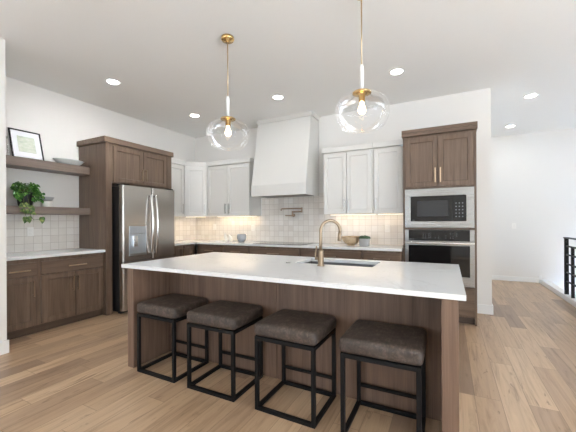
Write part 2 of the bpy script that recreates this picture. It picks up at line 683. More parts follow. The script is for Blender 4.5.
# ------------------------------------------------------------------ left wall: base cabinets, worktop, shelves
L90 = R(90)
u = thing('base_cabinet', 'single-door stained base cabinet under the shelves, beside the white wall end', 'cabinet', (-4.25, 1.463, 0), L90)
carcass('body', M['woodz'], u, .424, .608, .095, .88)
bx('toe_kick', M['woodk'], u, 0, .424, .056, .08, 0, .095)
d = slab_drawer(u, M['woodx'], .03, .408, .69, .835)
pull(d, M['gold'], .237, .75, .2, False)
d = shaker('door', M['woodz'], u, .03, .408, .108, .67)
pull(d, M['bronze'], .37, .536, .185)  # brass pull in a darker metal, its shade put into the colour
u = thing('base_cabinet', 'double-door stained base cabinet with one wide drawer, against the tall refrigerator panel', 'cabinet', (-4.25, 1.888, 0), L90)
carcass('body', M['woodz'], u, .783, .608, .095, .88)
bx('toe_kick', M['woodk'], u, 0, .783, .056, .08, 0, .095)
d = slab_drawer(u, M['woodx'], .028, .762, .69, .835)
pull(d, M['gold'], .42, .752, .215, False)
d = shaker('door', M['woodz'], u, .028, .400, .108, .67)
pull(d, M['bronze'], .372, .525, .185)
d = shaker('door', M['woodz'], u, .406, .762, .108, .67)
pull(d, M['bronze'], .432, .525, .185)

bm = bmesh.new()
box(bm, XL + .001, -4.229, 1.463, 2.671, .88, .915)
tag(obj('worktop', bm, M['quartz'], None, 0.002), 'short white stone worktop on the brown cabinets under the floating shelves', 'countertop')

bm = bmesh.new()
box(bm, XL + .001, -4.57, 1.463, 2.671, 1.978, 2.085)
tag(obj('floating_shelf', bm, M['woody'], None, 0.002), 'upper thick wooden floating shelf holding the framed print', 'shelf')
bm = bmesh.new()
box(bm, XL + .001, -4.57, 1.463, 2.671, 1.402, 1.497)
tag(obj('floating_shelf', bm, M['woody'], None, 0.002), 'lower thick wooden floating shelf holding the trailing plant, just above the tile', 'shelf')

# ------------------------------------------------------------------ refrigerator enclosure
u = thing('refrigerator_enclosure', 'tall brown oak side panels standing either side of the refrigerator', 'cabinet', (-4.22, 2.674, 0), L90)
bx('side_panel', M['woodz'], u, 0, .09, 0, .642, 0, 2.41)
bx('side_panel', M['woodz'], u, 1.06, 1.155, 0, .642, 0, 2.41)
u = thing('overhead_cabinet', 'two-door brown oak cabinet with crown fixed above the refrigerator', 'cabinet', (-4.22, 2.674, 1.85), L90)
bx('body', M['woodz'], u, .092, 1.058, .004, .642, 0, .56)
d = shaker('door', M['woodz'], u, .106, .587, .02, .525, -.016)
pull(d, M['bronze'], .557, .16, .185, True, -.016)
d = shaker('door', M['woodz'], u, .593, 1.04, .02, .525, -.016)
pull(d, M['bronze'], .625, .16, .185, True, -.016)
bm = bmesh.new()
box(bm, -.03, 1.185, -.02, .642, .561, .638)
obj('crown', bm, M['woodx'], u, 0.003)

# ------------------------------------------------------------------ refrigerator
F = thing('refrigerator', 'stainless french-door refrigerator with ice and water dispenser', 'refrigerator', (-4.02, 2.787, 0), L90)
FW = .93
bx('body', M['darkpl'], F, .004, FW - .004, .085, .80, .03, 1.80, bevel=.004)
bm = bmesh.new()
box(bm, .03, FW - .03, .10, .16, 0, .03)
obj('foot_rail', bm, M['darkpl'], F)
bx('foot_rail', M['darkpl'], F, .03, FW - .03, .6, .7, 0, .03)


def fdoor(name, x0, x1, z0, z1):
    bm = bmesh.new()
    # gently bowed front: rounded long edges
    prof = []
    n = 6
    rr = .022
    pts = []
    for i in range(n + 1):
        a = math.pi + i / n * math.pi / 2
        pts.append((x0 + rr + rr * math.cos(a), .0 + rr + rr * math.sin(a)))
    for i in range(n + 1):
        a = -math.pi / 2 + i / n * math.pi / 2
        pts.append((x1 - rr + rr * math.cos(a), .0 + rr + rr * math.sin(a)))
    pts += [(x1, .08), (x0, .08)]
    prism(bm, pts, z0, z1)
    o = obj(name, bm, M['steelv'], F, 0.002)
    return o


SEAM = .485
dl = fdoor('door', 0, SEAM - .003, .74, 1.815)
dr = fdoor('door', SEAM + .003, FW, .74, 1.815)
fz = fdoor('freezer_drawer', 0, FW, .05, .732)


def bowed(parent, x, z0, z1):
    bm = bmesh.new()
    pts = []
    for i in range(17):
        s = i / 16
        pts.append((x, -.028 - .045 * math.sin(math.pi * s), z0 + (z1 - z0) * s))
    tube(bm, [(x, .0, z0 + .012)] + pts + [(x, .0, z1 - .012)], .016, 12)
    return obj('handle', bm, M['chrome'], parent, 0, True)


bowed(dl, SEAM - .042, .83, 1.70)
bowed(dr, SEAM + .042, .82, 1.70)
bm = bmesh.new()
tube(bm, [(.1, 0, .66), (.1, -.045, .66), (FW - .1, -.045, .66), (FW - .1, 0, .66)], .0135, 10)
obj('handle', bm, M['chrome'], fz, 0, True)
bx('hinge_cover', M['darkpl'], F, .02, .12, .02, .16, 1.815, 1.835)
bx('hinge_cover', M['darkpl'], F, FW - .12, FW - .02, .02, .16, 1.815, 1.835)
D = bx('dispenser', M['bluesteel'], dl, .095, .372, -.006, .0, 1.13, 1.235, bevel=.003)
bm = bmesh.new()
# recess surround with cavity
x0, x1, z0, z1 = .095, .372, .815, 1.128
o4 = [(x0, z0), (x1, z0), (x1, z1), (x0, z1)]
i4 = [(x0 + .018, z0 + .03), (x1 - .018, z0 + .03), (x1 - .018, z1 - .004), (x0 + .018, z1 - .004)]
fo = [bm.verts.new((a, -.006, b)) for a, b in o4]
fi = [bm.verts.new((a, -.006, b)) for a, b in i4]
fr = [bm.verts.new((a, -.0015, b)) for a, b in i4]
fb = [bm.verts.new((a, -.0005, b)) for a, b in o4]
for k in range(4):
    j = (k + 1) % 4
    bm.faces.new((fo[k], fo[j], fi[j], fi[k]))
    bm.faces.new((fi[k], fi[j], fr[j], fr[k]))
    bm.faces.new((fb[k], fb[j], fo[j], fo[k]))
bm.faces.new(fr)
obj('recess', bm, M['bluesteel'], D)
bm = bmesh.new()
box(bm, .150, .215, -.03, -.001, .94, 1.10)
obj('paddle', bm, M['chrome'], D, .006)
bx('drip_tray', M['steel'], D, .10, .367, -.022, -.006, .815, .845, bevel=.003)

# ------------------------------------------------------------------ perimeter base cabinets (left run beside refrigerator, and back run)
u = thing('base_cabinet', 'narrow brown base cabinet between refrigerator and room corner', 'cabinet', (-4.25, 3.838, 0), L90)
carcass('body', M['woodz'], u, .56, .608, .095, .88)
bx('toe_kick', M['woodk'], u, 0, .56, .056, .08, 0, .095)
d = shaker('door', M['woodz'], u, .015, .285, .108, .865)
pull(d, M['bronze'], .262, .74, .17)
d = shaker('door', M['woodz'], u, .295, .55, .108, .865)

yb0 = 4.42


def base_run(x0, x1, label, kind):
    u = thing('base_cabinet', label, 'cabinet', (x0, yb0, 0))
    w = x1 - x0
    carcass('body', M['woodz'], u, w, YB - yb0 - .002, .095, .88)
    bx('toe_kick', M['woodk'], u, 0, w, .056, .08, 0, .095)
    if kind == 'drawers':
        for z0, z1 in ((.69, .845), (.41, .67), (.108, .39)):
            d = slab_drawer(u, M['woodx'], .02, w - .02, z0, z1)
            pull(d, M['bronze'], w / 2, (z0 + z1) / 2, .22, False)
    else:
        d = slab_drawer(u, M['woodx'], .02, w - .02, .69, .845)
        pull(d, M['bronze'], w / 2, .768, .2, False)
        if w > .6:
            d = shaker('door', M['woodz'], u, .02, w / 2 - .003, .108, .67)
            pull(d, M['bronze'], w / 2 - .035, .55, .17)
            d = shaker('door', M['woodz'], u, w / 2 + .003, w - .02, .108, .67)
            pull(d, M['bronze'], w / 2 + .035, .55, .17)
        else:
            d = shaker('door', M['woodz'], u, .02, w - .02, .108, .67)
            pull(d, M['bronze'], w - .055, .55, .17)


base_run(-4.225, -3.58, 'brown corner base cabinet on the back wall below the corner outlet', 'door')
base_run(-3.578, -3.036, 'brown base cabinet below the white ornaments and round glass bowl', 'door')
base_run(-3.034, -2.068, 'wide brown base cabinet directly below the black cooktop', 'drawers')
base_run(-2.066, -1.090, 'brown base cabinet behind the gold faucet, right of the cooktop', 'door')
base_run(-1.088, -.552, 'brown base cabinet against the oven tower, below the potted succulent', 'drawers')

bm = bmesh.new()
poly = [(XL + .009, 3.838), (-4.229, 3.838), (-4.229, 4.40), (-.552, 4.40), (-.552, TB - .001), (XL + .009, TB - .001)]
prism(bm, poly, .88, .915)
tag(obj('worktop', bm, M['quartz'], None, 0.002), 'long L-shaped white stone worktop along the tiled back wall', 'countertop')

# cooktop
u = thing('cooktop', 'black glass cooktop set in the worktop under the white hood', 'cooktop', (-2.52, 4.70, .9155))
bx('glass_plate', M['blackgl'], u, -.45, .45, -.25, .25, 0, .006, bevel=.002)
for cx, cy, r in ((-.28, .11, .085), (-.28, -.11, .07), (.0, 0, .11), (.28, .11, .07), (.28, -.11, .085)):
    bm = bmesh.new()
    lathe(bm, [(r - .003, .0061), (r, .0066), (r + .003, .0061)], 40, (cx, cy, 0), True)
    obj('burner_ring', bm, M['mark'], u)

# ------------------------------------------------------------------ white wall cabinets
ZU0, ZU1, ZCR = 1.405, 2.372, 2.452


def crown_bm(x0, x1, d, l=0.0, r=0.0):
    bm = bmesh.new()
    box(bm, x0 - l, x1 + r, -.022, d, ZU1 - ZU0, ZCR - ZU0)
    return bm


def wallcab(x0, w, d, label, doors, rot=0.0, loc=None, crown=(0, 0)):
    u = thing('wall_cabinet', label, 'cabinet', loc or (x0, 4.68, ZU0), rot)
    H = ZU1 - ZU0
    bx('body', M['cabw'], u, 0, w, .02, d, 0, H)
    for a, b, hx in doors:
        dd = shaker('door', M['cabw'], u, a, b, .004, H - .02, rail=.06, rec=.012)
        pull(dd, M['nickel'], hx, .135, .19)
    obj('crown', crown_bm(0, w, d, *crown), M['cabw'], u, .003)
    return u


BD = YB - 4.68 - .002
wallcab(-4.188, .993, BD, 'white two-door wall cabinet left of the hood', [(.008, .493, .452), (.499, .985, .54)], crown=(0, .02))
wallcab(-1.772, .782, BD, 'white two-door wall cabinet right of the hood', [(.006, .375, .342), (.381, .760, .414)], crown=(.02, 0))
wallcab(-.988, .434, BD, 'white single-door wall cabinet against the oven tower', [(.012, .405, .045)])
wallcab(0, .52, .38, 'narrow white wall cabinet beside the refrigerator on the left wall', [(.03, .505, .46)], L90, (-4.482, 3.862, ZU0))
# diagonal corner cabinet
u = thing('corner_wall_cabinet', 'white diagonal wall cabinet fitted across the corner', 'cabinet', (XL + .002, YB - .002, ZU0))
H = ZU1 - ZU0
ox, oy = XL + .002, YB - .002
P = [(-4.485 + .02, 4.384), (-4.192, 4.68 + .02)]
bm = bmesh.new()
prism(bm, [(0, 4.384 - oy), (-4.482 - ox, 4.384 - oy), (-4.19 - ox, 4.68 - oy), (-4.19 - ox, 0), (0, 0)], 0, H)
obj('body', bm, M['cabw'], u, .0015)
a, b = Vector((-4.482, 4.384)), Vector((-4.19, 4.68))
dv = (b - a)
ln = dv.length
ang = math.atan2(dv.y, dv.x)
nrm = Vector((math.sin(ang), -math.cos(ang)))
dd = shaker('door', M['cabw'], u, .02, ln - .02, .004, H - .02, -.02, rail=.06, rec=.012)
dd.location = (a.x - ox, a.y - oy, 0)
dd.rotation_euler = (0, 0, ang)
pull(dd, M['nickel'], ln - .05, .135, .19, True, -.02)
bm = bmesh.new()
k = .022
prism(bm, [(0, 4.384 - oy), (-4.482 + k - ox, 4.384 - oy), (-4.19 - ox, 4.68 - k - oy), (-4.19 - ox, 0), (0, 0)], H, ZCR - ZU0)
obj('crown', bm, M['cabw'], u, .003)


def strip_light(label, loc, length, rot=0.0, watts=1.6):
    u = thing('under_cabinet_light', label, 'light', loc, rot, 'led strips under the white wall cabinets')
    bx('housing', M['plate'], u, -length / 2, length / 2, -.012, .012, -.008, -.001)
    bx('diffuser', M['strip'], u, -length / 2 + .01, length / 2 - .01, -.009, .009, -.012, -.0085, bevel=0)
    d = bpy.data.lights.new('strip_glow', 'AREA')
    d.shape, d.size, d.size_y, d.energy, d.color = 'RECTANGLE', length - .03, .02, watts, (1.0, .80, .57)
    o = bpy.data.objects.new('strip_glow', d)
    COL.objects.link(o)
    o.parent = u
    o.location = (0, 0, -.016)


strip_light('warm light strip under the two-door cabinet left of the hood', (-3.69, 4.95, ZU0), .95)
strip_light('warm light strip under the two-door cabinet right of the hood', (-1.38, 4.95, ZU0), .75, 0, .8)
strip_light('warm light strip under the single-door cabinet by the oven tower', (-.775, 4.95, ZU0), .40, 0, .42)
strip_light('warm light strip under the diagonal corner cabinet', (-4.55, 4.75, ZU0), .40, R(45), 1.0)
strip_light('warm light strip under the narrow cabinet beside the refrigerator', (-4.75, 4.12, ZU0), .48, L90, 1.2)

# ------------------------------------------------------------------ range hood
u = thing('range_hood', 'white tapered range hood rising to the ceiling', 'range hood', (-2.52, YB, 1.727))
hw = .52
yf0, yf1 = 4.508 - YB, 4.735 - YB
bm = bmesh.new()
# lower band as an open frame so the filter shows from below
t = .025
box(bm, -hw, hw, yf0, yf0 + t, 0, .19)
box(bm, -hw, -hw + t, yf0 + t, -.001, 0, .19)
box(bm, hw - t, hw, yf0 + t, -.001, 0, .19)
obj('lower_band', bm, M['cabw'], u, .0015)
bm = bmesh.new()
hull8(bm, [(-hw + .003, yf0 + .003, .19), (hw - .003, yf0 + .003, .19), (hw - .003, -.001, .19), (-hw + .003, -.001, .19)],
      [(-hw + .003, yf1, 1.31), (hw - .003, yf1, 1.31), (hw - .003, -.001, 1.31), (-hw + .003, -.001, 1.31)])
obj('tapered_body', bm, M['cabw'], u, .0015)
bx('crown', M['cabw'], u, -hw - .016, hw + .016, yf1 - .014, -.001, 1.312, ZC - 1.727 - .001, bevel=.003)
f = bx('filter', M['filter'], u, -hw + .09, hw - .06, yf0 + .03, -.09, .002, .049)
bx('liner', M['cabw'], u, -hw + t, hw - t, yf0 + t, -.001, .05, .07)

# ------------------------------------------------------------------ oven tower
TX0, TX1, TY = -.548, .308, 4.42
u = thing('oven_cabinet', 'tall brown oak cabinet tower housing the microwave and wall oven', 'cabinet', (TX0 + .01, TY, 0))
w = TX1 - TX0 - .01
dep = YB - TY - .002
bx('side_panel', M['woodz'], u, 0, .022, 0, dep, 0, 2.405)
bx('side_panel', M['woodz'], u, w - .022, w, 0, dep, 0, 2.405)
bx('upper_body', M['woodz'], u, .022, w - .022, 0.006, dep, 1.712, 2.405)
bx('shelf', M['woodx'], u, .022, w - .022, 0.006, dep, 1.178, 1.196)
bx('lower_body', M['woodz'], u, .022, w - .022, 0.006, dep, .09, .462)
bx('toe_kick', M['woodk'], u, .022, w - .022, .06, .08, 0, .09)
bx('back_panel', M['woodk'], u, .022, w - .022, dep - .01, dep, .462, 1.712)
d = shaker('door', M['woodz'], u, .034, .420, 1.735, 2.375, -.014)
pull(d, M['gold'], .392, 1.875, .185, True, -.014)
d = shaker('door', M['woodz'], u, .426, w - .034, 1.735, 2.375, -.014)
pull(d, M['gold'], .452, 1.875, .185, True, -.014)
d = bx('drawer', M['woodx'], u, .03, w - .03, -.014, .006, .11, .45)
pull(d, M['bronze'], w / 2, .36, .2, False, -.014)
bm = bmesh.new()
box(bm, -.012, w + .012, -.032, dep, 2.406, 2.492)
crown = obj('crown', bm, M['woodx'], u, .003)
bm = bmesh.new()
prev = None
m_ = 120
ring = []
for i in range(m_ + 1):
    xx = -.008 + (w + .016) * i / m_
    zz = 2.449 + .009 * math.sin(i / m_ * 2 * math.pi * 9)
    ring.append([bm.verts.new((xx, -.0322, zz - .004)), bm.verts.new((xx, -.036, zz)), bm.verts.new((xx, -.0322, zz + .004))])
for p, q in zip(ring[:-1], ring[1:]):
    for j in range(2):
        bm.faces.new((p[j], q[j], q[j + 1], p[j + 1]))
obj('wave_moulding', bm, M['woodk'], crown)

# microwave
MW = thing('microwave', 'built-in stainless microwave with black glass door above the oven', 'microwave', (-.513, TY, 1.198))
w = .794
bm = bmesh.new()
x0, x1, z0, z1 = 0, w, .004, .508
o4 = [(x0, z0), (x1, z0), (x1, z1), (x0, z1)]
i4 = [(.068, .086), (w - .082, .086), (w - .082, .412), (.068, .412)]
fo = [bm.verts.new((a_, -.022, b_)) for a_, b_ in o4]
fi = [bm.verts.new((a_, -.022, b_)) for a_, b_ in i4]
fr = [bm.verts.new((a_, -.002, b_)) for a_, b_ in i4]
fb = [bm.verts.new((a_, -.002, b_)) for a_, b_ in o4]
for k in range(4):
    j = (k + 1) % 4
    bm.faces.new((fo[k], fo[j], fi[j], fi[k]))
    bm.faces.new((fi[k], fi[j], fr[j], fr[k]))
    bm.faces.new((fb[k], fb[j], fo[j], fo[k]))
obj('trim_frame', bm, M['steel'], MW, .002)
bx('body', M['darkpl'], MW, .03, w - .03, .0, .42, .0005, .50)
dd = bx('door', M['blackgl'], MW, .070, .556, -.016, -.001, .088, .410)
bx('window', M['winglass'], dd, .150, .512, -.018, -.0155, .150, .352, bevel=0)
bx('mark', M['mark'], dd, .09, .118, -.0175, -.0155, .099, .105, bevel=0)
cp = bx('control_panel', M['blackgl'], MW, .559, w - .084, -.016, -.001, .088, .410)
bx('display', M['display'], cp, .580, .688, -.018, -.0155, .345, .385, bevel=0)
bm = bmesh.new()
for r_ in range(5):
    for c_ in range(3):
        xx, zz = .592 + .036 * c_, .305 - .042 * r_
        box(bm, xx, xx + .014, -.0175, -.0155, zz, zz + .014)
obj('keypad', bm, M['mark'], cp)

# wall oven
OV = thing('wall_oven', 'built-in stainless wall oven below the microwave', 'oven', (-.513, TY, .466))
bx('body', M['darkpl'], OV, .03, w - .03, .0, .55, .0005, .71)
fr_ = bx('trim_frame', M['steel'], OV, 0, w, -.006, -.001, .004, .708)
cp = bx('control_panel', M['blackgl'], OV, .044, w - .048, -.03, -.0065, .568, .706)
bx('end_cap', M['steel'], OV, 0, .043, -.030, -.0065, .568, .706)
bx('end_cap', M['steel'], OV, w - .047, w, -.030, -.0065, .568, .706)
bx('display', M['display'], cp, .33, .46, -.032, -.0295, .630, .682, bevel=0)
bm = bmesh.new()
for xx in (.22, .245, .285, .305, .36, .395, .48, .53, .56, .60):
    for zz in (.602, .628, .655):
        if random.random() < .75:
            box(bm, xx, xx + .009, -.0315, -.0295, zz, zz + .008)
box(bm, .052, .085, -.0315, -.0295, .582, .589)
box(bm, .095, .108, -.0315, -.0295, .580, .590)
obj('touch_marking', bm, M['mark'], cp)
dd = bx('door', M['steel'], OV, 0, w, -.030, -.0065, .006, .560, bevel=.003)
bx('window', M['blackgl'], dd, .044, w - .048, -.034, -.0295, .126, .510, bevel=0)
bm = bmesh.new()
box(bm, .0, w, -.085, -.055, .530, .553)
box(bm, .04, .065, -.056, -.029, .533, .550)
box(bm, w - .065, w - .04, -.056, -.029, .533, .550)
obj('handle', bm, M['chrome'], dd, .006, seg=3)

# ------------------------------------------------------------------ island
I = thing('kitchen_island', 'large brown oak kitchen island with open end panels', 'kitchen island', (-1.262, 2.40, 0))
ix, iy = -1.262, 2.40


def ibx(name, m, x0, x1, y0, y1, z0, z1, bevel=.0015):
    return bx(name, m, I, x0 - ix, x1 - ix, y0 - iy, y1 - iy, z0, z1, bevel=bevel)


ibx('end_panel', M['isl'], -2.557, -2.480, 1.815, 2.985, 0, .884)
ibx('end_panel', M['isl'], -.035, .045, 1.815, 2.985, 0, .884)
ibx('knee_panel', M['isl'], -2.479, -1.258, 2.222, 2.24, 0, .884)
ibx('knee_panel', M['isl'], -1.242, -.036, 2.222, 2.24, 0, .884)
ibx('batten', M['isl'], -1.257, -1.243, 2.226, 2.24, 0, .884)
ibx('body', M['isl'], -2.479, -.036, 2.241, 2.97, .095, .64)
ibx('toe_kick', M['woodk'], -2.479, -.036, 2.241, 2.91, 0, .094)
ibx('back_rail', M['isl'], -2.479, -.036, 2.952, 2.97, .64, .884)

# island worktop with sink cut-out
SX0, SX1, SY0, SY1 = -1.245, -.550, 2.553, 2.928
bm = bmesh.new()
o4 = [(-2.604, 1.788), (.078, 1.788), (.078, 3.030), (-2.604, 3.030)]
i4 = [(SX0, SY0), (SX1, SY0), (SX1, SY1), (SX0, SY1)]
T = [[bm.verts.new((x, y, z)) for x, y in q] for z in (.885, .915) for q in (o4, i4)]
ob_, ib_, ot_, it_ = T
for k in range(4):
    j = (k + 1) % 4
    bm.faces.new((ot_[k], ot_[j], it_[j], it_[k]))
    bm.faces.new((ob_[k], ib_[k], ib_[j], ob_[j]))
    bm.faces.new((ob_[k], ob_[j], ot_[j], ot_[k]))
    bm.faces.new((ib_[k], it_[k], it_[j], ib_[j]))
tag(obj('island_worktop', bm, M['quartz'], None, .002), 'large white veined stone worktop covering the island', 'countertop')

u = thing('kitchen_sink', 'undermount steel sink cut into the island worktop', 'sink', ((SX0 + SX1) / 2, (SY0 + SY1) / 2, .66))
bm = bmesh.new()
hx, hy, tw, dp = (SX1 - SX0) / 2 + .006, (SY1 - SY0) / 2 + .006, .004, .2235
lv = [(hx + .012, hy + .012, dp), (hx, hy, dp), (hx - .012, hy - .012, .015), (hx - .03, hy - .03, .004)]
rg = [[bm.verts.new((sx * a_, sy * b_, z)) for sx, sy in ((-1, -1), (1, -1), (1, 1), (-1, 1))] for a_, b_, z in lv]
for p, q in zip(rg[:-1], rg[1:]):
    for k in range(4):
        j = (k + 1) % 4
        bm.faces.new((p[k], p[j], q[j], q[k]))
bm.faces.new(rg[-1])
obj('basin', bm, M['sink'], u)
bm = bmesh.new()
lathe(bm, [(0, .0075), (.035, .0075), (.042, .005), (.042, .0041)], 24)
obj('drain', bm, M['chrome'], u, 0, True)

# faucet
u = thing('faucet', 'champagne gold gooseneck faucet standing at the island sink', 'faucet', (-.953, 2.445, .9155))
bm = bmesh.new()
lathe(bm, [(0, 0), (.030, 0), (.030, .006), (.025, .012), (.0245, .125), (.020, .135), (0, .136)], 28)
obj('base', bm, M['faucet'], u, 0, True)
ux, uy = math.cos(R(42)), math.sin(R(42))
bm = bmesh.new()
rad = .088
pts = [(0, 0, .13), (0, 0, .2), (0, 0, .292)]
for i in range(1, 17):
    a_ = math.pi * i / 16 * 1.06
    s_ = rad - rad * math.cos(a_)
    pts.append((s_ * ux, s_ * uy, .292 + rad * math.sin(a_)))
tube(bm, pts, .0135, 14)
obj('spout', bm, M['faucet'], u, 0, True)
e = Vector(pts[-1])
dr_ = (Vector(pts[-1]) - Vector(pts[-2])).normalized()
bm = bmesh.new()
tube(bm, [e - dr_ * .004, e + dr_ * .01, e + dr_ * .065, e + dr_ * .07], [.0135, .0165, .0165, .014], 14)
obj('spray_head', bm, M['faucet'], u, 0, True)
bm = bmesh.new()
tube(bm, [(-.020, 0, .062), (-.050, -.004, .062)], .013, 12)
tube(bm, [(-.045, -.004, .060), (-.050, -.004, .085), (-.036, -.002, .165)], [.008, .007, .006], 10)
obj('lever', bm, M['faucet'], u, 0, True)

bm = bmesh.new()
lathe(bm, [(0, 0), (.022, 0), (.022, .006), (.017, .009), (0, .009)], 20)
tag(obj('sink_button', bm, M['nickel'], None, 0, True, (-1.29, 2.50, .9155)), 'small round metal button on the island worktop left of the sink', 'button')

# ------------------------------------------------------------------ stools


def cushion(bm, hx, hy, z0, z1, r):
    """padded block with rounded edges and a gently domed top"""
    hz, zc = (z1 - z0) / 2, (z0 + z1) / 2

    def cs(h):
        k = [h - r * q for q in (0, .12, .35, .65, 1)]
        m = [h - r - (h - r) * q / 3 for q in (1, 2)] if h > r * 2 else []
        pos = k + m
        return sorted([-q for q in pos] + [0.0] + pos)
    ax = [cs(hx), cs(hy), cs(hz)]
    H = (hx, hy, hz)
    seen = {}

    def vert(p):
        key = tuple(round(q, 6) for q in p)
        if key not in seen:
            c = Vector([max(-(h - r), min(h - r, q)) for q, h in zip(p, H)])
            d = Vector(p) - c
            w = c + d.normalized() * r if d.length > 1e-9 else Vector(p)
            fx, fy = w.x / hx, w.y / hy
            if w.z > 0:
                w.z += .011 * (1 - fx ** 2) * (1 - fy ** 2) * w.z / hz
            w.x += math.copysign(.004, fx) * (1 - fy ** 2) * abs(fx)
            seen[key] = bm.verts.new((w.x, w.y, w.z + zc))
        return seen[key]
    for a in range(3):
        b, c = (a + 1) % 3, (a + 2) % 3
        for sgn in (-1, 1):
            for i in range(len(ax[b]) - 1):
                for j in range(len(ax[c]) - 1):
                    q = []
                    for di, dj in ((0, 0), (1, 0), (1, 1), (0, 1)):
                        p = [0, 0, 0]
                        p[a], p[b], p[c] = sgn * H[a], ax[b][i + di], ax[c][j + dj]
                        q.append(vert(p))
                    bm.faces.new(q if sgn > 0 else q[::-1])


def make_stool(label):
    u = thing('bar_stool', label, 'stool', (0, 0, 0), 0, 'bar stools along the island')
    W2, D2, q = .2225, .2025, .0125
    bm = bmesh.new()
    cushion(bm, W2 + .009, D2 + .006, .505, .597, .03)
    obj('seat', bm, M['leather'], u, 0, True)
    bm = bmesh.new()
    for x0, x1, y0, y1 in ((-W2, W2, -D2, -D2 + 2 * q), (-W2, W2, D2 - 2 * q, D2), (-W2, -W2 + 2 * q, -D2 + 2 * q, D2 - 2 * q), (W2 - 2 * q, W2, -D2 + 2 * q, D2 - 2 * q)):
        box(bm, x0, x1, y0, y1, .479, .504)
    obj('seat_frame', bm, M['black'], u, .0015)
    for sx in (-1, 1):
        for sy in (-1, 1):
            cx, cy = sx * (W2 - q), sy * (D2 - q)
            bx('leg', M['black'], u, cx - q, cx + q, cy - q, cy + q, 0, .479)
    for sy in (-1, 1):
        cy = sy * (D2 - q)
        bx('base_rail', M['black'], u, -W2 + 2 * q, W2 - 2 * q, cy - q, cy + q, 0, 2 * q)
    for sx in (-1, 1):
        cx = sx * (W2 - q)
        bx('base_rail', M['black'], u, cx - q, cx + q, -D2 + 2 * q, D2 - 2 * q, 0, 2 * q)
    bx('cross_bar', M['black'], u, -W2 + 2 * q, W2 - 2 * q, D2 - 2 * q + .003, D2 - .003, .128, .148)
    return u


def copy_tree(o, parent=None):
    c = o.copy()
    COL.objects.link(c)
    c.parent = parent
    for ch in list(o.children):
        copy_tree(ch, c)
    return c


st = make_stool('brown leather backless bar stool nearest the refrigerator')
st.location = (-2.176, 1.990, 0)
for x_, rz_, lab in ((-1.600, 0.8, 'brown leather backless bar stool second along from the refrigerator end'),
                     (-.971, -0.5, 'brown leather backless bar stool second from the oven end of the island'),
                     (-.364, 0.4, 'brown leather backless bar stool closest to the oven end of the island')):
    c = copy_tree(st)
    c.location = (x_ + .008, 1.990, 0)
    c.rotation_euler = (0, 0, R(rz_))
    c['label'] = lab

# ------------------------------------------------------------------ pendants


def pendant(x, y, label):
    u = thing('pendant_light', label, 'lamp', (x, y, ZC), 0, 'glass pendants over the island')
    bm = bmesh.new()
    lathe(bm, [(0, -.001), (.062, -.001), (.064, -.02), (.058, -.034), (.02, -.038), (.012, -.052), (0, -.053)], 32)
    obj('canopy', bm, M['brass'], u, 0, True)
    bm = bmesh.new()
    tube(bm, [(0, 0, -.05), (0, 0, -.60)], .0055, 10)
    obj('rod', bm, M['gold'], u, 0, True)
    bm = bmesh.new()
    lathe(bm, [(0, -.585), (.012, -.585), (.014, -.60), (.0165, -.605), (.0165, -.79), (0, -.79)], 20)
    obj('stem', bm, M['frost'], u, 0, True)
    bm = bmesh.new()
    lathe(bm, [(0, -.785), (.03, -.785), (.070, -.80), (.073, -.812), (.05, -.815), (.026, -.82), (.024, -.875), (0, -.876)], 32)
    cap = obj('shade_cap', bm, M['brass'], u, 0, True)
    bm = bmesh.new()
    prof = [(.070, -.806), (.10, -.818), (.145, -.838), (.182, -.866), (.205, -.90), (.214, -.935), (.212, -.97), (.202, -1.008), (.186, -1.045), (.166, -1.075), (.150, -1.090), (.12, -1.097), (.06, -1.10), (0, -1.10)]
    lathe(bm, prof, 48)
    g = obj('glass_shade', bm, M['glass'], u, 0, True)
    bm = bmesh.new()
    lathe(bm, [(0, -.872), (.014, -.876), (.017, -.90), (.027, -.922), (.031, -.942), (.027, -.960), (.015, -.972), (0, -.975)], 24)
    obj('bulb', bm, M['bulb'], u, 0, True)
    return u


pendant(-1.925, 2.455, 'clear glass pendant lamp nearer the refrigerator, its brass canopy in view')
pendant(-.603, 2.455, 'clear glass pendant lamp nearer the ovens, hanging in front of the right wall cabinets')

# ------------------------------------------------------------------ recessed lights
for x_, y_, lab in ((-3.835, 2.535, 'round recessed ceiling light above the framed print and floating shelves'),
                    (-3.83, 3.98, 'round recessed ceiling light above the corner cabinet by the left wall'),
                    (-2.20, 3.97, 'round recessed ceiling light in front of the hood'),
                    (-.55, 3.97, 'round recessed ceiling light beside the right glass pendant, near the oven tower'),
                    (1.08, 5.66, 'nearer round recessed ceiling light in the hallway'),
                    (1.07, 7.29, 'farther round recessed ceiling light in the hallway')):
    u = thing('ceiling_light', lab, 'light', (x_, y_, ZC), 0, 'recessed ceiling lights')
    bm = bmesh.new()
    lathe(bm, [(.068, -.001), (.092, -.001), (.090, -.006), (.074, -.010), (.068, -.006)], 32, (0, 0, 0), True)
    obj('trim_ring', bm, M['trimw'], u, 0, True)
    bm = bmesh.new()
    lathe(bm, [(0, -.003), (.067, -.003), (.067, -.0065), (0, -.0065)], 32)
    obj('lens', bm, M['lens'], u)
    d = bpy.data.lights.new('downlight', 'AREA')
    d.shape, d.size, d.energy, d.color = 'DISK', .12, ((14 if y_ < 3 else 2.2) if x_ < 0 else 2.5), (.96, .99, 1.0)
    o = bpy.data.objects.new('downlight', d)
    COL.objects.link(o)
    o.parent = u
    o.location = (0, 0, -.012)

